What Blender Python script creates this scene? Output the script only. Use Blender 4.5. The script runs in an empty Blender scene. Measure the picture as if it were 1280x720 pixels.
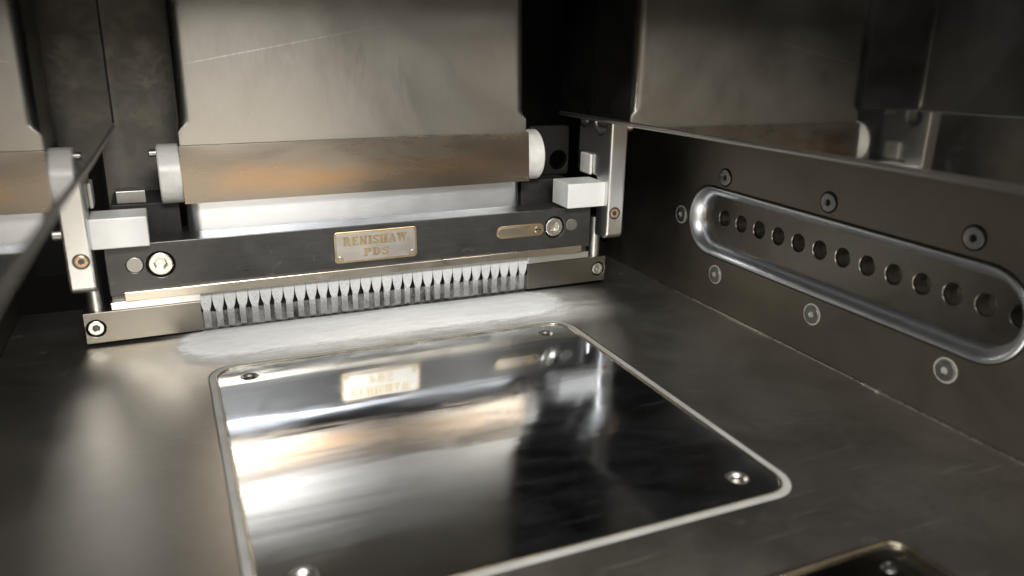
import bpy, bmesh, math, random
from mathutils import Vector, Matrix, noise
random.seed(7)
sc = bpy.context.scene
COL = sc.collection
MM = 0.001
R = math.radians

# ------------------------------------------------------------------ camera
YAW, PITCH, ROLL = R(23.915), R(17.795), R(1.040)
cam = bpy.data.cameras.new('camera'); camo = bpy.data.objects.new('camera', cam); COL.objects.link(camo)
fwd = Vector((math.sin(YAW)*math.cos(PITCH), math.cos(YAW)*math.cos(PITCH), -math.sin(PITCH)))
rgt = Vector((math.cos(YAW), -math.sin(YAW), 0)); up = rgt.cross(fwd)
r2 = rgt*math.cos(ROLL) + up*math.sin(ROLL); u2 = -rgt*math.sin(ROLL) + up*math.cos(ROLL)
camo.matrix_world = Matrix(((r2.x, u2.x, -fwd.x, -140.45*MM), (r2.y, u2.y, -fwd.y, -508.4*MM), (r2.z, u2.z, -fwd.z, 208.4*MM), (0, 0, 0, 1)))
cam.sensor_width = 36; cam.lens = 987.2/1280*36
cam.clip_start = 0.005; cam.clip_end = 20
cam.dof.use_dof = True; cam.dof.focus_distance = 0.60; cam.dof.aperture_fstop = 5.8
sc.camera = camo

# ------------------------------------------------------------------ world and lamps
w = bpy.data.worlds.new('World'); sc.world = w; w.use_nodes = True
bg = w.node_tree.nodes['Background']; bg.inputs[0].default_value = (0.9, 0.85, 0.75, 1); bg.inputs[1].default_value = 0.004

def area(name, loc, target, sx, sy, power, color):
    l = bpy.data.lights.new(name, 'AREA'); l.shape = 'RECTANGLE'; l.size = sx*MM; l.size_y = sy*MM
    l.energy = power; l.color = color
    o = bpy.data.objects.new(name, l); COL.objects.link(o)
    o.location = Vector(loc)*MM
    o.rotation_euler = (Vector(target)-Vector(loc)).to_track_quat('-Z', 'Y').to_euler()
    return o
area('room_lamp', (-130, -700, 525), (0, 30, 60), 300, 130, 8.4, (1.0, 0.99, 0.97))
area('door_light', (-60, -680, 60), (0, 60, 100), 420, 150, 0.36, (1.0, 0.90, 0.76))

sc.view_settings.view_transform = 'Standard'; sc.view_settings.look = 'None'
sc.view_settings.exposure = 0.12; sc.view_settings.gamma = 1.0
sc.render.engine = 'CYCLES'
sc.cycles.max_bounces = 7; sc.cycles.glossy_bounces = 6; sc.cycles.diffuse_bounces = 3

# ------------------------------------------------------------------ materials
class NT:
    def __init__(s, name):
        s.m = bpy.data.materials.new(name); s.m.use_nodes = True; s.t = s.m.node_tree
        s.p = s.t.nodes['Principled BSDF']; s.out = s.t.nodes['Material Output']
        s.tc = s.t.nodes.new('ShaderNodeTexCoord')
    def n(s, typ, **kw):
        nd = s.t.nodes.new(typ)
        for k, v in kw.items():
            if k.startswith('i_'): nd.inputs[k[2:].replace('_', ' ')].default_value = v
            else: setattr(nd, k, v)
        return nd
    def l(s, a, b): s.t.links.new(a, b)
    def vec(s, scale):
        mp = s.n('ShaderNodeMapping'); mp.inputs['Scale'].default_value = scale
        s.l(s.tc.outputs['Object'], mp.inputs['Vector']); return mp.outputs[0]
    def noise(s, scale, detail=4, rough=.55, dist=0.0):
        nd = s.n('ShaderNodeTexNoise'); nd.inputs['Scale'].default_value = 1.0
        nd.inputs['Detail'].default_value = detail; nd.inputs['Roughness'].default_value = rough; nd.inputs['Distortion'].default_value = dist
        s.l(s.vec(scale if isinstance(scale, tuple) else (scale,)*3), nd.inputs['Vector']); return nd.outputs['Fac']
    def rng(s, x, a, b, c, d, smooth=False):
        nd = s.n('ShaderNodeMapRange'); nd.interpolation_type = 'SMOOTHSTEP' if smooth else 'LINEAR'
        for i, v in enumerate((a, b, c, d)): nd.inputs[i+1].default_value = v
        s.l(x, nd.inputs[0]); return nd.outputs[0]
    def math(s, op, a, b=None):
        nd = s.n('ShaderNodeMath', operation=op)
        for i, v in enumerate((a, b)):
            if v is None: continue
            if isinstance(v, (int, float)): nd.inputs[i].default_value = v
            else: s.l(v, nd.inputs[i])
        return nd.outputs[0]
    def mix(s, f, a, b):
        nd = s.n('ShaderNodeMix', data_type='RGBA')
        if isinstance(f, (int, float)): nd.inputs[0].default_value = f
        else: s.l(f, nd.inputs[0])
        for i, v in ((6, a), (7, b)):
            if isinstance(v, tuple): nd.inputs[i].default_value = v + (1,)
            else: s.l(v, nd.inputs[i])
        return nd.outputs[2]
    def xyz(s):
        nd = s.n('ShaderNodeSeparateXYZ'); s.l(s.tc.outputs['Object'], nd.inputs[0]); return nd.outputs
    def bump(s, h, strength, dist):
        nd = s.n('ShaderNodeBump'); nd.inputs['Strength'].default_value = strength; nd.inputs['Distance'].default_value = dist
        s.l(h, nd.inputs['Height']); s.l(nd.outputs[0], s.p.inputs['Normal']); return nd

def cl(c, k): return tuple(min(1, max(0, v*k)) for v in c)

def metal(name, base, rough=.3, cvar=.15, rvar=.1, blotch=25, brush=None, bump=.0, metallic=1.0, dust=None):
    """brushed or blasted metal: blotchy tint, uneven gloss, optional brushing direction and dust film"""
    N = NT(name); p = N.p
    nb = N.noise(blotch, 5, .6, .4)
    fine = N.noise(brush if brush else (900, 900, 900), 3, .6)
    f = N.math('ADD', N.math('MULTIPLY', nb, .65), N.math('MULTIPLY', fine, .35))
    f = N.rng(f, .3, .7, 0, 1)
    colr = N.mix(f, cl(base, 1-cvar), cl(base, 1+cvar))
    ro = N.rng(f, 0, 1, max(.02, rough-rvar), rough+rvar)
    met = metallic
    if dust:
        dc, lo, hi, amt = dust
        dn = N.noise(blotch*2.2, 8, .7, .6)
        dm = N.rng(dn, lo, hi, 0, amt)
        colr = N.mix(dm, colr, dc)
        N.l(N.math('MULTIPLY', N.math('SUBTRACT', 1.0, dm), metallic), p.inputs['Metallic'])
        ro = N.math('ADD', ro, N.math('MULTIPLY', dm, .4))
    else: p.inputs['Metallic'].default_value = met
    N.l(colr, p.inputs['Base Color']); N.l(ro, p.inputs['Roughness'])
    if bump: N.bump(fine, bump, 0.0002)
    return N.m

def plastic(name, base, rough=.45, cvar=.08, sss=0, blotch=60, spec=.5):
    N = NT(name); nb = N.noise(blotch, 6, .6, .3)
    N.l(N.mix(N.rng(nb, .3, .7, 0, 1), cl(base, 1-cvar), cl(base, 1+cvar)), N.p.inputs['Base Color'])
    N.l(N.rng(nb, .3, .7, rough-.1, rough+.1), N.p.inputs['Roughness'])
    N.p.inputs['Specular IOR Level'].default_value = spec
    return N.m

POW = (0.88, 0.88, 0.865)

def mat_floor():
    N = NT('blasted_steel_floor'); p = N.p
    x, y, z = N.xyz()
    nb = N.noise(14, 6, .6, .5); fine = N.noise((160, 700, 160), 3, .6); grain = N.noise(1600, 2, .6)
    f = N.rng(N.math('ADD', N.math('MULTIPLY', nb, .7), N.math('MULTIPLY', fine, .3)), .32, .68, 0, 1)
    c = N.mix(f, (0.36, 0.338, 0.30), (0.47, 0.445, 0.40))
    # loose powder film round the heap in front of the wiper and at the wall seam
    d1 = N.math('MULTIPLY', N.rng(y, -.022, .020, 0, 1, True), N.rng(y, .054, .085, 1, 0, True))
    d1 = N.math('MULTIPLY', d1, N.math('MULTIPLY', N.rng(x, -.165, -.115, 0, 1, True), N.rng(x, .12, .20, 1, 0, True)))
    dn = N.noise((26, 60, 30), 9, .7, .5)
    d1 = N.math('MULTIPLY', d1, N.rng(dn, .26, .58, .35, 1))
    spot = N.math('MULTIPLY', N.rng(N.noise(70, 8, .7, .5), .62, .74, 0, .14), 1)
    for ang, th in ((8, .72), (-52, .74), (80, .74)):
        mp = N.n('ShaderNodeMapping'); mp.inputs['Rotation'].default_value = (0, 0, R(ang)); mp.inputs['Scale'].default_value = (11, 900, 1)
        N.l(N.tc.outputs['Object'], mp.inputs['Vector'])
        sn = N.n('ShaderNodeTexNoise'); sn.inputs['Scale'].default_value = 1; sn.inputs['Detail'].default_value = 1; N.l(mp.outputs[0], sn.inputs['Vector'])
        spot = N.math('ADD', spot, N.rng(sn.outputs['Fac'], th, th+.06, 0, .10))
    dm = N.math('MINIMUM', N.math('MAXIMUM', d1, spot), .92)
    c = N.mix(dm, c, POW)
    N.l(c, p.inputs['Base Color']); N.l(N.math('SUBTRACT', 1.0, dm), p.inputs['Metallic'])
    N.l(N.math('ADD', N.rng(f, 0, 1, .36, .47), N.math('MULTIPLY', dm, .35)), p.inputs['Roughness'])
    N.bump(N.math('ADD', grain, N.math('MULTIPLY', nb, 2.0)), .10, .0004)
    return N.m

def mat_plate():
    N = NT('polished_steel_plate'); p = N.p
    x, y, z = N.xyz()
    fine = N.noise((25, 900, 100), 3, .6); sm = N.noise((9, 26, 9), 4, .55, .8)
    c = N.mix(fine, (0.50, 0.53, 0.575), (0.61, 0.64, 0.685))
    d1 = N.rng(y, -.034, .002, 0, .8, True)
    dn = N.noise((22, 70, 22), 8, .68, .9)
    dm = N.math('MULTIPLY', d1, N.rng(dn, .40, .72, .05, .9))
    haze = N.rng(N.noise((14, 30, 14), 7, .65, 1.2), .35, .75, .002, .02)
    # fine polishing scratches in several directions
    for ang, th in ((12, .70), (-38, .72), (63, .73)):
        mp = N.n('ShaderNodeMapping'); mp.inputs['Rotation'].default_value = (0, 0, R(ang)); mp.inputs['Scale'].default_value = (14, 1500, 1)
        N.l(N.tc.outputs['Object'], mp.inputs['Vector'])
        sn = N.n('ShaderNodeTexNoise'); sn.inputs['Scale'].default_value = 1; sn.inputs['Detail'].default_value = 1; N.l(mp.outputs[0], sn.inputs['Vector'])
        haze = N.math('ADD', haze, N.rng(sn.outputs['Fac'], th, th+.08, 0, .09))
    dm = N.math('MAXIMUM', dm, haze)
    c = N.mix(dm, c, POW)
    N.l(c, p.inputs['Base Color']); N.l(N.math('SUBTRACT', 1.0, dm), p.inputs['Metallic'])
    N.l(N.math('ADD', N.rng(sm, .35, .7, .06, .15), N.math('MULTIPLY', dm, .4)), p.inputs['Roughness'])
    p.inputs['Anisotropic'].default_value = .75
    tg = N.n('ShaderNodeTangent', direction_type='RADIAL', axis='Z'); N.l(tg.outputs[0], p.inputs['Tangent'])
    wob = N.noise((6, 13, 6), 2, .5, 1.2); wave = N.noise((3.0, 38, 5), 3, .5, .9)
    N.bump(N.math('ADD', N.math('ADD', N.math('MULTIPLY', wob, 1.0), N.math('MULTIPLY', wave, .55)), N.math('MULTIPLY', fine, .004)), .5, .0004)
    return N.m

def mat_chute():
    N = NT('satin_steel_chute'); p = N.p
    nb = N.noise((12, 12, 9), 6, .6, 1.0); fine = N.noise((700, 700, 140), 3, .6); big = N.noise((5, 5, 8), 3, .5, .6)
    f = N.rng(N.math('ADD', N.math('MULTIPLY', nb, .7), N.math('MULTIPLY', fine, .3)), .3, .7, 0, 1)
    c = N.mix(f, (0.38, 0.36, 0.325), (0.44, 0.42, 0.385))
    c = N.mix(N.rng(big, .5, .75, 0, .35), c, (0.35, 0.325, 0.285))
    # one long thin scratch across the upper left
    x, y, z = N.xyz()
    off = N.math('ABSOLUTE', N.math('SUBTRACT', z, N.math('ADD', N.math('MULTIPLY', x, .19), .2099)))
    ms = N.math('MULTIPLY', N.rng(off, .0002, .0006, 1, 0), N.math('MULTIPLY', N.rng(x, -.124, -.11, 0, 1), N.rng(x, -.06, .02, 1, 0)))
    c = N.mix(N.math('MULTIPLY', ms, N.rng(fine, .3, .6, .2, .7)), c, (0.72, 0.70, 0.66))
    N.l(c, p.inputs['Base Color']); p.inputs['Metallic'].default_value = 1
    N.l(N.rng(f, 0, 1, .26, .36), p.inputs['Roughness'])
    N.bump(N.math('ADD', N.math('MULTIPLY', big, 1.2), N.math('MULTIPLY', fine, .03)), .2, .0004)
    return N.m

def mat_apron():
    N = NT('heat_tinted_steel'); p = N.p
    x, y, z = N.xyz()
    nb = N.noise((9, 20, 26), 4, .55, .6); fine = N.noise((60, 900, 900), 3, .6)
    f = N.rng(N.math('ADD', N.math('MULTIPLY', nb, .65), N.math('MULTIPLY', fine, .08)), .25, .6, 0, 1)
    c = N.mix(f, (0.24, 0.205, 0.165), (0.37, 0.325, 0.265))
    # oxide stain along the lower half, patchy
    zz = N.math('ADD', z, N.math('MULTIPLY', N.math('SUBTRACT', nb, .5), .03))
    band = N.math('MULTIPLY', N.rng(zz, .096, .108, 0, 1, True), N.rng(zz, .112, .124, 1, 0, True))
    c = N.mix(N.math('MULTIPLY', band, N.rng(N.noise((12, 12, 20), 3, .5), .35, .65, .05, .6)), c, (0.50, 0.29, 0.14))
    N.l(c, p.inputs['Base Color']); p.inputs['Metallic'].default_value = 1
    N.l(N.rng(f, 0, 1, .24, .34), p.inputs['Roughness'])
    N.bump(fine, .03, .0002)
    return N.m

def mat_panel(name, tint, soot):
    """reflective chamber panel with a thin uneven film of soot near its lower edge"""
    N = NT(name); p = N.p
    x, y, z = N.xyz()
    nb = N.noise(16, 6, .6, .8); fine = N.noise((500, 120, 900), 3, .6)
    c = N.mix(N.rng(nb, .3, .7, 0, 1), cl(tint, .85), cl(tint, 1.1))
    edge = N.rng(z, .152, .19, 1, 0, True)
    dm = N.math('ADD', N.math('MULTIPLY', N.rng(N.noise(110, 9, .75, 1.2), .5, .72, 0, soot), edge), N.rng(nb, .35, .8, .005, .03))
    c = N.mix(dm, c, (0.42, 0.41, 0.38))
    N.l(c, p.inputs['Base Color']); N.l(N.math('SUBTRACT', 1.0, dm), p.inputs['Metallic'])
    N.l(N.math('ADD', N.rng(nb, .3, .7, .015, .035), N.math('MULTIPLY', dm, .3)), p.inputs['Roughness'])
    N.bump(N.noise((4, 4, 5), 1, .5, .3), .1, .00015)
    return N.m

def mat_comb():
    N = NT('powder_coated_comb'); p = N.p
    x, y, z = N.xyz()
    sp = N.noise(2600, 2, .7); big = N.noise(90, 5, .6)
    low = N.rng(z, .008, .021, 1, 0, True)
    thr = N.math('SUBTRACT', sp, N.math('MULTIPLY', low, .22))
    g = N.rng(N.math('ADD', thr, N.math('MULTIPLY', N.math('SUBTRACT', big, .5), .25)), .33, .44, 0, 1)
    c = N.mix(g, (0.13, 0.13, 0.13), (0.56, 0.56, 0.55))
    N.l(c, p.inputs['Base Color']); p.inputs['Roughness'].default_value = .8; p.inputs['Specular IOR Level'].default_value = .15
    return N.m

def mat_film():
    N = NT('dusty_clear_film'); p = N.p
    sp = N.noise(1500, 3, .7); big = N.noise((120, 60, 60), 5, .6)
    a = N.rng(N.math('ADD', N.math('MULTIPLY', sp, .5), N.math('MULTIPLY', big, .5)), .44, .64, .02, .32)
    N.l(a, p.inputs['Alpha']); p.inputs['Base Color'].default_value = (.5, .5, .49, 1); p.inputs['Roughness'].default_value = .6
    return N.m

def mat_powder():
    N = NT('metal_powder'); p = N.p
    g = N.noise(2600, 3, .7); b = N.noise((30, 120, 30), 6, .65, .5)
    c = N.mix(N.rng(N.math('ADD', N.math('MULTIPLY', g, .5), N.math('MULTIPLY', b, .5)), .35, .65, 0, 1), cl(POW, .86), cl(POW, 1.12))
    N.l(c, p.inputs['Base Color']); p.inputs['Roughness'].default_value = .85; p.inputs['Specular IOR Level'].default_value = .2
    at = N.n('ShaderNodeAttribute', attribute_name='cover'); gr = N.noise(1500, 4, .75); cl_ = N.noise((40, 110, 40), 7, .65, .6)
    k = N.math('ADD', at.outputs['Fac'], N.math('ADD', N.math('MULTIPLY', N.math('SUBTRACT', gr, .5), .9), N.math('MULTIPLY', N.math('SUBTRACT', cl_, .5), .9)))
    N.l(N.rng(k, .34, .62, 0, 1), p.inputs['Alpha'])
    N.bump(N.math('ADD', g, N.math('MULTIPLY', b, 1.5)), .25, .0005)
    return N.m

M = dict(
    floor=mat_floor(), plate=mat_plate(), chute=mat_chute(), apron=mat_apron(), comb=mat_comb(), powder=mat_powder(), film=mat_film(),
    panel=mat_panel('polished_side_panel', (0.50, 0.485, 0.455), .03),
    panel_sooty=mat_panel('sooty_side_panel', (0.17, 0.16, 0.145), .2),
    wall=metal('blasted_wall_steel', (0.23, 0.207, 0.172), .46, .14, .06, 22, (150, 700, 700), .05),
    back=metal('sooty_back_wall', (0.15, 0.138, 0.115), .5, .3, .08, 30, None, .1, 1.0, ((0.20, 0.19, 0.165), .40, .66, .7)),
    chrome=metal('bright_slot_frame', (0.76, 0.79, 0.84), .36, .04, .03, 40, (200, 200, 600), .0),
    recess=metal('machined_recess', (0.22, 0.205, 0.18), .34, .2, .08, 30, (60, 300, 900), .06),
    alu=metal('satin_aluminium', (0.70, 0.70, 0.69), .32, .05, .03, 40, (800, 800, 160), .04),
    shiny=metal('bright_aluminium', (0.80, 0.83, 0.87), .33, .06, .06, 30, (60, 900, 900), .05),
    black=metal('black_anodised', (0.062, 0.060, 0.057), .34, .25, .08, 40, (50, 700, 900), .06, .55, ((0.32, 0.31, 0.29), .60, .80, .35)),
    dark=plastic('part_and_shade_black', (0.009, 0.0085, 0.008), .5, .08, 0, 60, .25),  # near-black for dark parts, and for shade painted into gaps and cavities
    darksteel=metal('dark_steel', (0.12, 0.115, 0.11), .4, .2, .1, 40),
    flange=metal('bronze_grey_bar', (0.215, 0.20, 0.172), .33, .1, .05, 40, (60, 900, 900), .04),
    strip=metal('nickel_strip', (0.54, 0.495, 0.415), .30, .1, .06, 50, (60, 900, 900), .05),
    stripw=metal('bright_strip', (0.80, 0.79, 0.77), .34, .08, .06, 50, (60, 900, 900), .05),
    screw=metal('zinc_screw', (0.70, 0.69, 0.64), .27, .08, .05, 120),
    pinm=metal('pin_grey', (0.34, 0.33, 0.31), .42, .15, .1, 300),
    np_face=metal('engraved_face', (0.66, 0.625, 0.56), .38, .08, .06, 60, (60, 900, 900), .06),
    np_gold=metal('gold_engraving', (0.56, 0.43, 0.26), .36, .12, .06, 200),
    white=plastic('white_plastic', (0.70, 0.695, 0.67), .38, .05),
    roller=plastic('used_white_plastic', (0.62, 0.60, 0.565), .4, .16, 0, 90),
    seal=plastic('grey_seal', (0.36, 0.35, 0.325), .5, .16, 0, 45),
    glint_gold=metal('golden_glint_metal', (0.74, 0.68, 0.55), .22, .1, .05, 80),  # golden tint stands in for light caught on thin edges
    cover=metal('dark_polished_cover', (0.30, 0.29, 0.27), .16, .15, .06, 20),
    sootblack=plastic('sooty_black', (0.022, 0.021, 0.020), .55, .5, 0, 45, .3),
    bore=metal('drilled_bore', (0.48, 0.46, 0.42), .36, .3, .08, 200),
    hem=metal('satin_hem', (0.46, 0.44, 0.41), .36, .1, .05, 30),
    weld=metal('weld_bead', (0.70, 0.68, 0.62), .32, .25, .12, 300, None, .3),
    wscrew=metal('dull_steel_screw', (0.36, 0.36, 0.35), .42, .15, .08, 400),
    wring=plastic('powder_ring', (0.36, 0.35, 0.31), .7, .2, 0, 700, .2),
    brass=metal('copper_spring', (0.62, 0.42, 0.27), .28, .1, .06, 200),
)

# ------------------------------------------------------------------ mesh helpers (millimetres in, metres out)
def obj(name, me, mat=None, parent=None, loc=(0, 0, 0)):
    o = bpy.data.objects.new(name, me); COL.objects.link(o)
    if mat is not None and me is not None and not me.materials: me.materials.append(mat)
    if parent: o.parent = parent
    o.location = Vector(loc)*MM
    return o
def empty(name, loc=(0, 0, 0)):
    o = bpy.data.objects.new(name, None); COL.objects.link(o); o.location = Vector(loc)*MM; o.empty_display_size = .02; return o
def tag(o, label=None, cat=None, group=None, kind=None):
    for k, v in (('label', label), ('category', cat), ('group', group), ('kind', kind)):
        if v: o[k] = v
    return o
def finish(me, ang=14):
    me.shade_smooth(); me.set_sharp_from_angle(angle=R(ang)); return me
def from_py(name, vs, fs, ang=35, recalc=True):
    me = bpy.data.meshes.new(name); me.from_pydata([tuple(c*MM for c in v) for v in vs], [], fs)
    if recalc:
        bm = bmesh.new(); bm.from_mesh(me); bmesh.ops.remove_doubles(bm, verts=bm.verts, dist=1e-7)
        bmesh.ops.recalc_face_normals(bm, faces=bm.faces); bm.to_mesh(me); bm.free()
    return finish(me, ang)
def box_me(name, lo, hi, bev=.5, seg=2):
    bm = bmesh.new(); bmesh.ops.create_cube(bm, size=1)
    for v in bm.verts: v.co = Vector([(lo[i]+hi[i])/2 + v.co[i]*(hi[i]-lo[i]) for i in range(3)])*MM
    if bev: bmesh.ops.bevel(bm, geom=bm.edges[:], offset=bev*MM, segments=seg, profile=.5, affect='EDGES')
    me = bpy.data.meshes.new(name); bm.to_mesh(me); bm.free(); return finish(me)
def circle(cx, cy, r, n=32, a0=0): return [(cx+r*math.cos(a0+2*math.pi*i/n), cy+r*math.sin(a0+2*math.pi*i/n)) for i in range(n)]
def rrect(x0, y0, x1, y1, r, n=8):
    if isinstance(r, (int, float)): r = (r,)*4          # corners: (x1,y1) (x0,y1) (x0,y0) (x1,y0)
    out = []
    for k, (cx, cy, sx, sy) in enumerate(((x1, y1, -1, -1), (x0, y1, 1, -1), (x0, y0, 1, 1), (x1, y0, -1, 1))):
        rr = r[k]
        if rr <= 0: out.append((cx, cy)); continue
        for i in range(n+1):
            a = math.pi/2*k + math.pi/2*i/n
            out.append((cx+sx*rr+rr*math.cos(a), cy+sy*rr+rr*math.sin(a)))
    return out
def plate_me(name, loops, a, b, plane='XZ', bev=0.0, ang=14):
    """flat plate with holes: loops in the plane, extruded from a to b along the third axis"""
    cu = bpy.data.curves.new(name, 'CURVE'); cu.dimensions = '2D'; cu.fill_mode = 'BOTH'
    for k, lp in enumerate(loops):
        ar = sum(lp[i-1][0]*lp[i][1]-lp[i][0]*lp[i-1][1] for i in range(len(lp)))
        if (ar > 0) != (k == 0): lp = lp[::-1]
        s = cu.splines.new('POLY'); s.points.add(len(lp)-1); s.use_cyclic_u = True
        for p, q in zip(s.points, lp): p.co = (q[0], q[1], 0, 1)
    d = abs(b-a)/2
    cu.extrude = d-bev; cu.bevel_depth = bev; cu.bevel_resolution = 1
    if bev: cu.offset = -bev
    t = bpy.data.objects.new('tmp', cu); me = bpy.data.meshes.new_from_object(t)
    bpy.data.objects.remove(t); bpy.data.curves.remove(cu)
    m = (a+b)/2
    for v in me.vertices:
        u, q, h = v.co
        c = {'XZ': (u, m-h, q), 'XY': (u, q, m+h), 'YZ': (m+h, u, q)}[plane]
        v.co = Vector(c)*MM
    me.name = name; me.materials.clear()
    bm = bmesh.new(); bm.from_mesh(me); bmesh.ops.remove_doubles(bm, verts=bm.verts, dist=1e-8)
    bmesh.ops.recalc_face_normals(bm, faces=bm.faces); bm.to_mesh(me); bm.free()
    return finish(me, ang)
def lathe_me(name, prof, axis='X', c=(0, 0, 0), n=40, ang=35, cap=True):
    """prof: (position along the axis, radius)"""
    vs, fs = [], []
    for t, r in prof:
        for i in range(n):
            a = 2*math.pi*i/n; q = (r*math.cos(a), r*math.sin(a))
            vs.append({'X': (c[0]+t, c[1]+q[0], c[2]+q[1]), 'Y': (c[0]+q[0], c[1]+t, c[2]+q[1]), 'Z': (c[0]+q[0], c[1]+q[1], c[2]+t)}[axis])
    for k in range(len(prof)-1):
        for i in range(n):
            j = (i+1) % n; fs.append((k*n+i, k*n+j, (k+1)*n+j, (k+1)*n+i))
    if cap and prof[0][1] > 1e-6: fs.append(tuple(range(n)))
    if cap and prof[-1][1] > 1e-6: fs.append(tuple((len(prof)-1)*n+i for i in range(n)))
    return from_py(name, vs, fs, ang)
def loft_me(name, rings, caps=True, ang=35, closed=True):
    n = len(rings[0]); vs = [p for r in rings for p in r]; fs = []
    for k in range(len(rings)-1):
        for i in range(n if closed else n-1):
            j = (i+1) % n; fs.append((k*n+i, k*n+j, (k+1)*n+j, (k+1)*n+i))
    if caps: fs += [tuple(range(n)), tuple((len(rings)-1)*n+i for i in range(n))]
    return from_py(name, vs, fs, ang)

def hex_screw(parent, c, plane, r, hr, mat, depth=3.0, name='cap_screw', label=None, sock=None, front=-1):
    """head with a real hexagonal recess; front = which way along the third axis it faces"""
    u, v, t = {'XZ': (c[0], c[2], c[1]), 'YZ': (c[1], c[2], c[0]), 'XY': (c[0], c[1], c[2])}[plane]
    back = t - front*depth
    head = obj(name, plate_me(name, [circle(u, v, r, 32), circle(u, v, hr, 6, random.random())], t, back, plane, min(.7, r*.09)), mat, parent)
    if label: head['label'] = label
    obj('hex_socket', plate_me('hex_socket', [circle(u, v, hr*1.25, 16)], back-front*.2, back+front*depth*.35, plane), sock or M['darksteel'], head)
    return head

# ================================================================== the setting
HP = 130.0                                            # half width of the seal round the build plate
floor = obj('floor', plate_me('floor', [
    [(-253, -560), (253.4, -560), (253.4, 152), (-253, 152)],
    rrect(-HP, -2*HP, HP, 0, 19, 10),
    rrect(-139, -420, 139, -303.5, 11, 8)], -4, 0, 'XY'), M['floor'])
tag(floor, kind='structure')
obj('plate_seal', plate_me('plate_seal', [rrect(-HP+.45, -2*HP+.45, HP-.45, -.45, 18.5, 10), rrect(-HP+4.6, -2*HP+4.6, HP-4.6, -4.6, 14.5, 10)], -5, -.1, 'XY', .6), M['seal'], floor)
obj('glint_ring', plate_me('glint_ring', [rrect(-HP+4.7, -2*HP+4.7, HP-4.7, -4.7, 14.4, 10), rrect(-HP+5.25, -2*HP+5.25, HP-5.25, -5.25, 13.9, 10)], -5, .15, 'XY', .2), M['glint_gold'], floor)  # bright ring added to carry the warm glint inside the seal
obj('pit_base', box_me('pit_base', (-135, -265, -14), (135, 5, -10), 0), M['dark'], floor)
# weld bead along the foot of the right wall
random.seed(3)
rings = []
for i in range(150):
    y = 60 - i*2.6; g = noise.noise(Vector((y*.06, 1.7, 0)))*.5+.5; g2 = noise.noise(Vector((y*.35, 5.1, 0)))
    rr = max(.3, .65 + .75*g*g + .35*g2)
    if -190 < y < -178: rr += .8
    rings.append([(252.9-rr*.5+rr*math.cos(a), y, .1+rr*math.sin(a)) for a in [2*math.pi*k/8 for k in range(8)]])
obj('weld_bead', loft_me('weld_bead', rings), M['weld'], floor)

WX = 253.5
Y1, Y2, ZC = -8.0, -243.5, 70.0
def stadium(r, n=16):
    pts = []
    for k, (cy, a0) in enumerate(((Y1, -math.pi/2), (Y2, math.pi/2))):
        for i in range(n+1):
            a = a0 + math.pi*i/n; pts.append((cy+r*math.cos(a), ZC+r*math.sin(a)))
    return pts
st = stadium(27.6); ymid = (Y1+Y2)/2; outer = []
yl, yh, zl, zh = -560, 151, -6, 330
def to_rect(y, z):
    dy, dz = y-ymid, z-ZC; t = min(((yh-ymid) if dy > 0 else (yl-ymid))/dy if abs(dy) > 1e-6 else 1e9, ((zh-ZC) if dz > 0 else (zl-ZC))/dz if abs(dz) > 1e-6 else 1e9)
    return [ymid+dy*t, ZC+dz*t]
outer = [to_rect(y, z) for y, z in st]
for cy, cz in ((yl, zl), (yl, zh), (yh, zl), (yh, zh)):
    ang = math.atan2(cz-ZC, cy-ymid)
    k = min(range(len(st)), key=lambda i: abs((math.atan2(st[i][1]-ZC, st[i][0]-ymid)-ang+math.pi) % (2*math.pi)-math.pi)); outer[k] = [cy, cz]
n_ = len(st)
vs = [(WX, y, z) for y, z in st]+[(WX, y, z) for y, z in outer]+[(WX+3, y, z) for y, z in st]+[(WX+3, y, z) for y, z in outer]
fs = []
for i in range(n_):
    j = (i+1) % n_
    fs += [(i, j, n_+j, n_+i), (2*n_+i, 2*n_+j, 3*n_+j, 3*n_+i), (i, j, 2*n_+j, 2*n_+i)]
rwall = obj('wall_right', from_py('wall_right', vs, fs, 14), M['wall'])
tag(rwall, kind='structure')
lwall = obj('wall_left', box_me('wall_left', (-256.5, -560, -6), (-253.5, 151, 330), 0), M['wall']); tag(lwall, kind='structure')
bwall = obj('wall_back', box_me('wall_back', (-182, 151.2, -6), (-60, 154, 330), 0), M['back']); tag(bwall, kind='structure')
obj('shade_cavity_wall', plate_me('shade_cavity_wall', [[(-62, 154), (-62, 290), (300, 290), (300, 60), (257, 60), (257, 151.3), (290, 151.3), (290, 282), (-56, 282), (-56, 154)]], -6, 330, 'XY'), M['dark'], bwall)
obj('shade_cavity_wall', plate_me('shade_cavity_wall', [[(-184, 151.3), (-179, 154), (-179, 290), (-300, 290), (-300, 60), (-257, 60), (-257, 151.3), (-290, 151.3), (-290, 282), (-184, 282)]], -6, 330, 'XY'), M['dark'], bwall)  # near-black cavity added so the corner behind the left bracket stays dark
for (y, z, low) in ((-21.4, 106.5, 0), (-127, 107.8, 0), (-231, 108.7, 0), (30.7, 66.8, 1), (-20.5, 28.5, 1), (-126.1, 30, 1), (-229.8, 31, 1)):
    s = hex_screw(rwall, (WX-1.0, y, z), 'YZ', 6.2, 2.3, M['wscrew'], .9, 'wall_screw', sock=M['dark'] if not low else M['wring'])
    ring = obj('ring', plate_me('ring', [circle(y, z, 7.6 if low else 7.2, 36), circle(y, z, 6.35, 36)], WX-.5, WX-.05, 'YZ', .12), M['wring'] if low else M['dark'], s)
    if not low:
        for a in range(6):
            if a != 2: obj('head_mark', plate_me('head_mark', [circle(y+4.3*math.cos(a*1.05+.3), z+4.3*math.sin(a*1.05+.3), .45, 8)], WX-1.0, WX-.8, 'YZ'), M['dark'], s)

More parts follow.
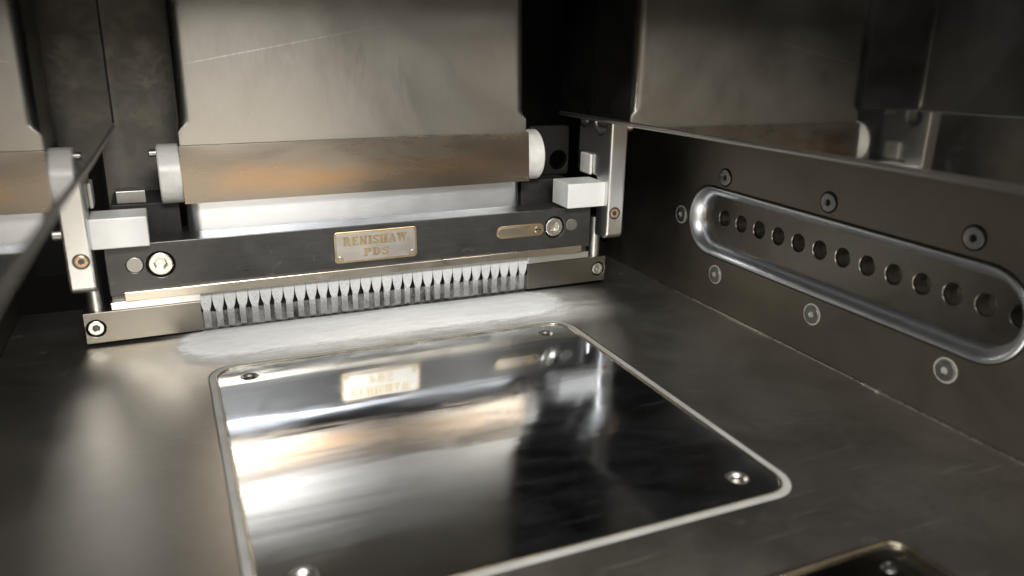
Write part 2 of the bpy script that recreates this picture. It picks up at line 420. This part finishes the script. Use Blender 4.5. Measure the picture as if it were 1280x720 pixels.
shade_top = obj('added_shade_ceiling', plate_me('added_shade_ceiling', [[(-278, 332), (290, 332), (290, 336), (-278, 336)]], -300, 300, 'YZ'), M['wall']); tag(shade_top, kind='structure')  # unseen ceiling edge, added to shade the top of the chute
# gas outlet slot: bright rounded frame, recessed panel with a row of drilled holes
gas = empty('gas_slot', (WX, -126, ZC)); tag(gas, 'long bright rounded metal slot with a row of drilled holes in the right wall', 'gas slot')
def kid(name, me, mat, parent):                       # keep millimetre world coordinates under a placed empty
    o = obj(name, me, mat, parent); o.matrix_parent_inverse = Matrix.Translation(-Vector(parent.location)); return o
prof = [(27.5, WX+2.5), (27.5, WX-.3), (27.1, WX-1.0), (26.2, WX-1.4), (25.0, WX-1.0), (23.4, WX+.4), (21.7, WX+2.2), (20.2, WX+4.2), (19.3, WX+6.5), (18.9, WX+8), (18.8, WX+10.5)]
rings = [[(x, y, z) for (y, z) in stadium(r, 20)] for r, x in prof]
kid('frame', loft_me('frame', rings, False, 50), M['chrome'], gas)
kid('groove', loft_me('groove', [[(x, y, z) for (y, z) in stadium(r, 20)] for r, x in ((28.3, WX-.02), (28.3, WX-.25), (27.7, WX-.25), (27.7, WX-.02))], False), M['dark'], gas)
bxp = WX+9.5
holes = [(-13.0-20.5*i, 71.8) for i in range(13)]
vs, fs = [], []
for y, z in holes:                                    # one cell of the panel round each hole: square outside, round inside
    b = len(vs); k = 32; hy = 10.25
    for ring in range(4):
        for i in range(k):
            a = 2*math.pi*(i+.5)/k; ca, sa = math.cos(a), math.sin(a)
            if ring == 3: vs.append((bxp+2.5, y+6.4*ca, z+6.4*sa))
            elif ring: vs.append((bxp+(.5 if ring == 2 else 0), y+(6.4 if ring == 2 else 6.8)*ca, z+(6.4 if ring == 2 else 6.8)*sa))
            else:
                t = min(hy/abs(ca), 24/abs(sa)); q = (t*ca, t*sa); da = 2*math.pi/k
                for gy in (-hy, hy):
                    for gz in (-24, 24):
                        df = (math.atan2(gz, gy)-a+math.pi) % (2*math.pi)-math.pi
                        if abs(df) <= da/2: q = (gy, gz)
                vs.append((bxp, y+q[0], z+q[1]))
    for ring in range(3):
        for i in range(k):
            j = (i+1) % k; fs.append((b+ring*k+i, b+ring*k+j, b+ring*k+k+j, b+ring*k+k+i))
for ya, yb in ((22, holes[0][0]+10.25), (holes[-1][0]-10.25, -285)):
    b = len(vs); vs += [(bxp, ya, 46), (bxp, yb, 46), (bxp, yb, 96), (bxp, ya, 96)]; fs.append((b, b+1, b+2, b+3))
kid('recess_panel', from_py('recess_panel', vs, fs, 14), M['recess'], gas)
tube = lathe_me('drilled_hole', [(0, 6.5), (11, 6.5), (13, 5), (14, 0)], 'X', (0, 0, 0), 24, cap=False)
for y, z in holes:
    o = obj('drilled_hole', tube, M['bore'], gas); o.location = (Vector((bxp+1.2, y, z))-Vector((WX, -126, ZC)))*MM

# polished side panels hanging in front of the walls
def side_panel(sx, X, zb, lip, mat, label):
    ys = [112, 100, 60, 0, -60, -120, -180, -240, -300, -360, -430, -540]
    def prof(y):
        z0 = zb(y); t = 1.6; s = -sx                       # s points into the chamber
        a = [(X, 330), (X, z0+16), (X, z0+4.2), (X, z0+3), (X, z0+1.8), (X, z0+.8), (X, z0)]
        b = [(x+sx*t*.6, z-t*.5 if i >= 3 else z) for i, (x, z) in enumerate(a)]
        b = [(x+(sx*t*.4 if i < 4 else 0), z) for i, (x, z) in enumerate(b)]
        return [(x, y, z) for x, z in a+b[::-1]]
    o = obj('side_panel', loft_me('side_panel', [prof(y) for y in ys], True, 40), mat)
    hem = []; hr = 1.5 if sx > 0 else .8
    for y in ys:
        z0 = zb(y); hem.append([(X-sx*.4+hr*math.cos(a), y, z0-.4+hr*1.2*math.sin(a)) for a in [2*math.pi*k/14 for k in range(14)]])
    obj('hem', loft_me('hem', hem, True, 60), M['hem'], o)
    return tag(o, label, 'panel', 'polished chamber side panels')
def edge_strip(panel, X):
    obj('gap_shade_strip', box_me('gap_shade_strip', (X-1.2, 110.5, 145), (X+1.2, 114.5, 329), .4), M['dark'], panel)  # dark strip standing in for the shaded gap at the panel end
def lerp(pts):
    def f(y):
        for (y0, z0), (y1, z1) in zip(pts, pts[1:]):
            if y >= y1: return z0+(z1-z0)*(y-y0)/(y1-y0)
        return pts[-1][1]
    return f
side_panel(1, 178.0, lerp([(112, 145), (0, 147), (-150, 149.7), (-250, 151.5), (-560, 155)]), 1.3, M['panel'], 'polished steel panel above the drilled slot, mirroring the chute')
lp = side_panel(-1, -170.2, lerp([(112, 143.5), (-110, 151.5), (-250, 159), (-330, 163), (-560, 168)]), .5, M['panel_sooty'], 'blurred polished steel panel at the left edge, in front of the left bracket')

edge_strip(lp, -170.8)

# ================================================================== build plate
bp = empty('build_plate', (0, -130, -10)); tag(bp, 'square mirror-polished steel build plate set in the floor', 'build plate')
PH = 124.6; PT = -.9
hl = [(-105.5, -22), (103.5, -21), (105.6, -236.5), (-107, -231)]
kid('plate', plate_me('plate', [rrect(-PH, -130-PH, PH, -130+PH, 14, 10)]+[circle(x, y, 5.0, 28) for x, y in hl], -9.5, PT, 'XY', .5), M['plate'], bp)
bore = lathe_me('bolt_hole', [(-.3, 4.75), (-4.5, 4.75), (-4.5, 3.0), (-8, 3.0), (-8, 0)], 'Z', (0, 0, 0), 28, cap=False)
csk = lathe_me('countersink', [(-1.6, 3.6), (-.4, 4.6), (.1, 5.5), (.14, 5.75), (.02, 5.9)], 'Z', (0, 0, 0), 32, 60, cap=False)
for x, y in hl:
    o = obj('bolt_hole', bore, M['bore'], bp); o.location = (Vector((x, y, PT-.5))-Vector((0, -130, -10)))*MM
    k = obj('countersink', csk, M['stripw'], o); k.location = (0, 0, .5*MM)

# second cover in the floor, front right
cv = empty('floor_cover', (0, -362, -4)); tag(cv, 'dark polished floor cover with a rim tinted as a golden glint, cut off at the lower right', 'cover')
kid('bezel', plate_me('bezel', [rrect(-138.9, -419.9, 138.9, -303.6, 10.9, 8), rrect(-136.8, -417.8, 136.8, -305.7, 9, 8)], -3, .6, 'XY', .5), M['glint_gold'], cv)  # glint of the chamfer is put into the bezel colour
kid('cover_plate', plate_me('cover_plate', [rrect(-136.7, -417.7, 136.7, -305.8, 8.9, 8), circle(119, -317.5, 3.2, 24), circle(-119, -317.5, 3.2, 24)], -4, -1.2, 'XY', .3), M['cover'], cv)
for x in (119, -119):
    kid('screw', lathe_me('screw', [(-3.8, 3.1), (-1.6, 3.1), (-1.2, 2.6), (-1.2, 0)], 'Z', (x, -317.5, 0), 24), M['screw'], cv)

# ================================================================== powder hopper with chute
TILT = R(-.38)
def tilted(name, z): o = empty(name, (0, 64, z)); return o
hop = empty('powder_hopper', (0, 92, 68))
tag(hop, 'tall satin steel powder hopper chute with brown heat-tinted apron and white rollers', 'hopper')
def secn(z, hw, yf, r, yb=148, n=6):
    pts = [(-hw, yb, z)]
    for i in range(n+1):
        a = math.pi + math.pi/2*i/n; pts.append((-hw+r+r*math.cos(a), yf+r+r*math.sin(a), z))
    pts += [(-hw+r+2.5, yf, z), (hw-r-2.5, yf, z)]
    for i in range(n+1):
        a = 1.5*math.pi + math.pi/2*i/n; pts.append((hw-r+r*math.cos(a), yf+r+r*math.sin(a), z))
    return pts + [(hw, yb, z)]
lv = [(131, 130, 77.2, .8), (142.5, 129.9, 77.25, .8), (144.5, 129.4, 77.3, 2.2), (147, 128.8, 77.35, 5), (150, 128.6, 77.4, 7.5), (190, 128.4, 78, 7.5), (240, 128.2, 78.8, 7.5), (330, 128, 80, 7.5)]
kid('chute', loft_me('chute', [secn(*a) for a in lv], True, 40), M['chute'], hop)
ap = [(133.2, 73.6), (131, 73.35), (126, 72.9), (119, 72.4), (111, 71.9), (103, 71.5), (97, 71.2), (94.2, 71.1)]
ringsA = []
for x in [-130.3+260.6*i/24 for i in range(25)]:
    w_ = .25*noise.noise(Vector((x*.03, 0, 3)))
    ringsA.append([(x, y+w_, z) for z, y in ap]+[(x, y+1.3+w_, z) for z, y in ap[::-1]])
kid('apron', loft_me('apron', ringsA, True, 30), M['apron'], hop)
kid('dispensing_bar', loft_me('dispensing_bar', [secn(z, 129.4-d, yf+d, 9, 125, 8) for z, yf, d in ((66, 83.2, .6), (66.6, 83.2, 0), (69, 83.5, 0), (72, 83.8, 0), (98, 85.6, 0), (98.6, 85.6, .6))], True, 40), M['shiny'], hop)
for s in (-1, 1):
    rl = kid('roller', lathe_me('roller', [(130.4*s, 0), (130.4*s, 20), (131*s, 20.6), (144*s, 20.6), (144.8*s, 19.8), (144.8*s, 8), (144*s, 8), (144*s, 0)], 'X', (0, 92, 112.5), 56, 40), M['roller'], hop)
    if s < 0: obj('shaft_pin', lathe_me('shaft_pin', [(143*s, 0), (143*s, 2.6), (149*s, 2.6), (149.6*s, 2.0), (149.6*s, 0)], 'X', (0, 86, 128), 20), M['pinm'], rl)

# ================================================================== recoater
rec = empty('recoater', (0, 64, 3)); tag(rec, 'black recoater bar with engraved nameplate, comb wiper and grey end bars', 'recoater')
FY = 61.0
cs = [(-150, 56), (150, 56)]
kid('bar', plate_me('bar', [rrect(-183.3, 36.6, 183.3, 71.6, 1.2, 3)]+[circle(x, z, 9.2, 36) for x, z in cs]+[circle(x, z, 5.4, 28) for x, z in ((-166, 57), (166, 57))], FY, FY+25, 'XZ', .5), M['black'], rec)
for x, z in cs:
    h = hex_screw(rec, (x, FY+.6, z), 'XZ', 7.8, 3.9, M['screw'], 6, sock=M['screw'])
    h.matrix_parent_inverse = Matrix.Translation(-Vector(rec.location))
    obj('counterbore', plate_me('counterbore', [circle(x, z, 9.6, 32)], FY+8, FY+9, 'XZ'), M['dark'], h)
for x in (-166, 166): kid('dowel', plate_me('dowel', [circle(x, 57, 5.2, 28)], FY+.15, FY+9, 'XZ', .3), M['pinm'], rec)
# nameplate
npx0, npx1, npz0, npz1 = -32.3, 31.2, 43.9, 67.7
npl = kid('nameplate', plate_me('nameplate', [rrect(npx0, npz0, npx1, npz1, 3, 6)], FY-1.4, FY-.02, 'XZ', .45), M['np_gold'], rec)
npl['label'] = 'engraved metal nameplate reading RENISHAW PDS'
obj('face', plate_me('face', [[(npx0+1.7, npz0+5.0), (npx0+5.6, npz0+5.0), (npx0+6.6, npz0+4), (npx0+6.6, npz0+1.6), (npx1-6.6, npz0+1.6), (npx1-6.6, npz0+4), (npx1-5.6, npz0+5), (npx1-1.7, npz0+5)] + rrect(npx0+1.7, npz1-8, npx1-1.7, npz1-1.6, (2, 2, 0, 0), 5)[:12]], FY-1.62, FY-1.3, 'XZ', .05), M['np_face'], npl)
for x in (npx0+4, npx1-4):
    s = obj('screw', plate_me('screw', [circle(x, npz0+4.1, 1.5, 16)], FY-2.0, FY-1.2, 'XZ', .25), M['screw'], npl)
# letters: heavy slab serif strokes drawn as outlines
def bar_(x0, y0, x1, y1): return [(x0, y0), (x1, y0), (x1, y1), (x0, y1)]
def quad(a, b, c, d): return [a, b, c, d]
def arcstroke(cx, cy, rx, ry, t, a0, a1, n=14):
    o = [(cx+rx*math.cos(a0+(a1-a0)*i/n), cy+ry*math.sin(a0+(a1-a0)*i/n)) for i in range(n+1)]
    q = [(cx+(rx-t)*math.cos(a0+(a1-a0)*i/n), cy+(ry-t*.72)*math.sin(a0+(a1-a0)*i/n)) for i in range(n+1)]
    return o+q[::-1]
T, SF = .36, .15                                        # stem and serif thickness (height = 1)
def serif(x, y, wd=.24): return bar_(x-wd, y, x+wd, y+SF)
def glyph(ch):
    st = []
    stem = lambda x: [bar_(x-T/2, SF*.5, x+T/2, 1-SF*.5), serif(x, 0), serif(x, 1-SF)]
    if ch == 'I': return .50, stem(.25)
    if ch == 'H': return .98, stem(.25)+stem(.73)+[bar_(.3, .42, .68, .58)]
    if ch == 'E': return .80, [bar_(.1, 0, .4, 1), bar_(.02, 0, .74, .16), bar_(.02, .84, .72, 1), bar_(.3, .42, .60, .58), bar_(.62, .1, .74, .32), bar_(.60, .68, .72, .9)]
    if ch == 'N': return .98, [bar_(.12, .1, .34, .95), bar_(.66, .05, .88, .9), serif(.22, 0, .2), serif(.78, 1-SF, .2), quad((.04, 1), (.36, 1), (.88, 0), (.58, 0))]
    if ch == 'A': return .92, [quad((.14, .1), (.28, .1), (.50, 1), (.40, 1)), quad((.58, .1), (.88, .1), (.60, 1), (.36, 1)), bar_(.26, .28, .7, .42), serif(.2, 0, .17), serif(.73, 0, .2)]
    if ch == 'W': return 1.22, [quad((.10, .9), (.40, .9), (.50, 0), (.36, 0)), quad((.36, 0), (.48, 0), (.68, .95), (.54, .95)), quad((.54, .95), (.84, .95), (.94, 0), (.80, 0)), quad((.80, 0), (.92, 0), (1.14, .9), (1.02, .9)), serif(.24, 1-SF, .2), serif(.68, 1-SF, .2), serif(1.07, 1-SF, .14)]
    if ch in 'PR':
        g = [bar_(.10, .05, .40, .95), serif(.22, 0, .2), bar_(.02, 1-SF, .5, 1), bar_(.35, .40, .5, .54), arcstroke(.46, .70, .32, .30, .28, -math.pi/2, math.pi/2)]
        if ch == 'R': return .96, g+[quad((.36, .48), (.58, .48), (.94, 0), (.62, 0))]
        return .80, g
    if ch == 'D': return .92, [bar_(.10, .05, .40, .95), bar_(.02, 0, .46, SF), bar_(.02, 1-SF, .46, 1), arcstroke(.42, .5, .44, .5, .30, -math.pi/2, math.pi/2)]
    if ch == 'S': return .76, [arcstroke(.38, .72, .33, .28, .23, 0.25, 1.5*math.pi), arcstroke(.38, .28, .34, .28, .23, -math.pi*.92, math.pi/2), bar_(.58, .66, .70, .98), bar_(.04, .02, .16, .34)]
def word(txt, x0, z0, h, width):
    tot = sum(glyph(c)[0] for c in txt); k = width/tot; x = x0
    for c in txt:
        adv, polys = glyph(c); vs, fs = [], []
        for q, poly in enumerate(polys):
            d0 = FY-1.74-.012*q; b = len(vs); n = len(poly)
            P = [(x+px*k*.96, z0+py*h) for px, py in poly]
            vs += [(px, d0, pz) for px, pz in P]+[(px, FY-1.55, pz) for px, pz in P]
            fs += [(b+i, b+(i+1) % n, b+n+(i+1) % n, b+n+i) for i in range(n)]
            if n > 8:
                m = n//2
                fs += [(b+i, b+i+1, b+n-2-i, b+n-1-i) for i in range(m-1)]
            else: fs.append(tuple(b+i for i in range(n)))
        obj('letter', from_py('letter', vs, fs, 20), M['np_gold'], npl); x += adv*k
word('RENISHAW', -25.8, 57.0, 6.9, 49.2)
word('PDS', -10.6, 47.9, 6.5, 20.0)
obj('registered_mark', plate_me('registered_mark', [circle(24.6, 58.2, 1.1, 16), circle(24.6, 58.2, .7, 16)], FY-1.75, FY-1.55, 'XZ'), M['np_gold'], npl)
# indicator slot cover
ind = kid('slot_cover', plate_me('slot_cover', [rrect(98, 50.6, 140, 60.8, 5.05, 8)], FY-.5, FY-.02, 'XZ', .2), M['np_gold'], rec)
obj('inlay', plate_me('inlay', [rrect(99.6, 52.2, 127, 59.2, (.5, 3.45, 3.45, .5), 6)], FY-.75, FY-.4, 'XZ', .1), M['strip'], ind)
s = obj('screw', plate_me('screw', [circle(134.4, 55.7, 3.2, 24)], FY-1.2, FY-.4, 'XZ', .4), M['strip'], ind)
obj('screw_slot', box_me('screw_slot', (131.6, FY-1.25, 55.3), (137.2, FY-1.1, 56.1), 0), M['dark'], s)
# strips under the bar
kid('long_strip', box_me('long_strip', (-174.5, FY-3, 33.0), (174.5, FY+4, 39.2), .35), M['strip'], rec)
kid('wiper_holder', box_me('wiper_holder', (-183, FY+5, 26.4), (183, FY+22, 36.0), .3), M['darksteel'], rec)
for s in (-1, 1):
    kid('short_strip', box_me('short_strip', (min(s*127, s*184), FY+1.6, 26.4), (max(s*127, s*184), FY+8, 31.6), .35), M['stripw'], rec)
    kid('step_strip', box_me('step_strip', (min(s*127, s*166), FY-.4, 31.9), (max(s*127, s*166), FY+5.5, 33.6), .2), M['stripw'], rec)
    xa, xb = sorted((s*127.6, s*202.2))
    kid('end_bar', plate_me('end_bar', [rrect(xa, 3.6, xb, 25.4, .8, 3), circle(s*195.2, 14.2, 6.2, 28)], 64.5, 80, 'XZ', .4), M['flange'], rec)
    h = hex_screw(rec, (s*195.2, 65.2, 14.2), 'XZ', 5.0, 2.3, M['screw'], 5); h.matrix_parent_inverse = Matrix.Translation(-Vector(rec.location))
    obj('counterbore', plate_me('counterbore', [circle(s*195.2, 14.2, 6.6, 28)], 72, 73, 'XZ'), M['dark'], h)
    kid('guide_pin', lathe_me('guide_pin', [(24, 5.2), (60, 5.2)], 'Z', (s*193.8, 72, 0), 28), M['alu'], rec)
# comb wiper: 31 tongues with narrowing gaps, lower columns against a film strip
NT_ = 31; px0, px1 = -128.2, 127.2; pit = (px1-px0)/NT_
for i in range(NT_):
    c = px0+pit*(i+.5); h = pit/2-.06
    tip = 15.6+random.uniform(-.9, 1.2); nr = 2.3+random.uniform(-.25, .3); sk = random.uniform(-.3, .3)
    g0 = 30.8+random.uniform(-1.4, .6)
    side = [(h, 33.2)]+[(h*(1-t**2.2)**.58, g0-(g0-tip)*t) for t in (0, .15, .3, .45, .6, .72, .82, .9, .96)]
    out = [(c+x, z) for x, z in side]+[(c+sk*.5, tip)]+[(c-x, z) for x, z in side[::-1]]
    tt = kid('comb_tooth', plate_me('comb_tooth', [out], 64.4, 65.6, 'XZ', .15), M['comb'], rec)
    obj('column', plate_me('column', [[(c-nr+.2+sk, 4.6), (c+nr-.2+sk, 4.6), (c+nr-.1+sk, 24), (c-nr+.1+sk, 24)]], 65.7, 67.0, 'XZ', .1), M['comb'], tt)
kid('film_strip', box_me('film_strip', (px0, 63.3, 4.4), (px1, 63.6, 17.2), .1), M['film'], rec)
kid('comb_backing', box_me('comb_backing', (-150, 72, 6), (150, 78, 33), .3), M['dark'], rec)
rec.rotation_euler[1] = TILT
hop.rotation_euler[1] = TILT

# ================================================================== support brackets, guide blocks, rear blocks
for s, lab, blab in ((-1, 'left aluminium support bracket holding the recoater bar beside the blurred panel', 'white plastic guide block on the left support bracket'),
                     (1, 'right aluminium support bracket holding the recoater bar, under the polished panel', 'white plastic guide block on the right support bracket')):
    dz = 2.0 if s > 0 else -1.2
    br = empty('support_bracket', (s*197, 60, 45+dz)); tag(br, lab, 'bracket', 'recoater support brackets')
    out = []
    for (cx, cy, a0, rr) in ((50, 51, 180, 6),):
        out += [(cx+rr*math.cos(R(a0+90*i/6)), cy+rr*math.sin(R(a0+90*i/6))) for i in range(7)]
    out += [(64, 45), (64, 92), (66, 95), (96, 95), (99, 98), (99, 210), (44, 210)]
    out = [(y, z+dz) for y, z in out]
    xa, xb = sorted((s*189.2, s*204.8))
    kid('bracket_body', plate_me('bracket_body', [out, circle(62, 139+dz, 9.0, 28), circle(90, 141+dz, 7.0, 24)], xa, xb, 'YZ', 1.6), M['alu'], br)
    hs = hex_screw(br, (s*196, 43.6, 67+dz), 'XZ', 3.9, 2.0, M['brass'], 3, 'socket_screw'); hs.matrix_parent_inverse = Matrix.Translation(-Vector(br.location))
    obj('counterbore', plate_me('counterbore', [circle(s*196, 67+dz, 5.2, 28)], 43.75, 44.3, 'XZ', .1), M['darksteel'], hs)
    xa, xb = sorted((s*155.2, s*189.6))
    kid('guide_block', box_me('guide_block', (xa, 50, 72.4+dz), (xb, 78, 92.4+dz), .7), M['white'], br)
    xa, xb = sorted((s*186.6, s*189.0))
    kid('wear_pad', box_me('wear_pad', (xa, 72, 95+dz), (xb, 90, 112+dz), 1.0), M['roller'], br)
    xa, xb = sorted((s*204.6, s*212))
    kid('stud', lathe_me('stud', [(s*204.4, 4), (s*211, 4), (s*212, 3.2), (s*212, 0)], 'X', (0, 60, 82+dz), 20), M['pinm'], br)
    rb = empty('rear_block', (s*160, 112, 40)); tag(rb, 'black rear carriage block behind the %s guide block' % ('left' if s < 0 else 'right'), 'block', 'rear carriage blocks')
    xa, xb = sorted((s*134, s*178))
    kid('block_body', box_me('block_body', (xa, 95, 4), (xb, 146, 91), .8), M['sootblack'], rb)
    xa, xb = sorted((s*148, s*187))
    if s > 0: kid('drilled_plate', plate_me('drilled_plate', [rrect(xa, 91.5, xb, 134, 3, 4), circle(s*177, 104, 8.6, 28)], 112, 118, 'XZ', .6), M['dark'], rb)
    xa, xb = sorted((s*155, s*174))
    if s < 0: kid('spacer_block', box_me('spacer_block', (xa, 96, 91.2), (xb, 112, 100), .5), M['pinm'], rb)
sp = empty('spring_coil', (212, 60, 140)); tag(sp, 'small copper-coloured coil ring behind the right bracket', 'coil')
rings = []
for i in range(48):
    a = 2*math.pi*i/16; cc = Vector((211+i*.11, 62+6*math.cos(a), 140+6*math.sin(a))); rad = Vector((0, math.cos(a), math.sin(a)))
    rings.append([tuple(cc+rad*math.cos(b)*1.3+Vector((1, 0, 0))*math.sin(b)*1.3) for b in [2*math.pi*k/8 for k in range(8)]])
kid('coil_wire', loft_me('coil_wire', rings), M['brass'], sp)

# ================================================================== powder
NX, NY = 320, 80; X0, X1, YA, YB = -160, 160, 1, 70
vs, fs, cover = [], [], []
def heap(x, y):
    cx = min(max(x, -116), 116); dx = (x-cx)/25.0
    yc = 43 + 2.0*noise.noise(Vector((x*.02, 0, 0)))
    dy = (y-yc)/(26.0 if y < yc else 27.0)
    r = math.sqrt(dx*dx+dy*dy)+.10*noise.noise(Vector((x*.035, y*.05, 2.2)))+.07*noise.noise(Vector((x*.12, y*.3, 7)))+.05*noise.noise(Vector((x*.35, y*.6, 3)))
    return max(r, 0.0)
for j in range(NY+1):
    for i in range(NX+1):
        x = X0+(X1-X0)*i/NX; y = YA+(YB-YA)*j/NY; r = heap(x, y)
        z = 2.0*max(0, 1-r**2.2)+.10*noise.noise(Vector((x*.10, y*.55, 1)))*max(0, 1.2-r)+.12
        cover.append(max(0.0, min(1.0, 1.8-1.1*r))); vs.append((x, y, max(z, .08)))
for j in range(NY):
    for i in range(NX):
        q = [j*(NX+1)+i, j*(NX+1)+i+1, (j+1)*(NX+1)+i+1, (j+1)*(NX+1)+i]
        if max(cover[k] for k in q) > 0: fs.append(tuple(q))
me = from_py('powder_heap', vs, fs, 180, False)
at_ = me.attributes.new('cover', 'FLOAT', 'POINT'); at_.data.foreach_set('value', cover)
tag(obj('powder_heap', me, M['powder']), 'pale metal powder spread along the floor in front of the comb', 'powder', kind='stuff')
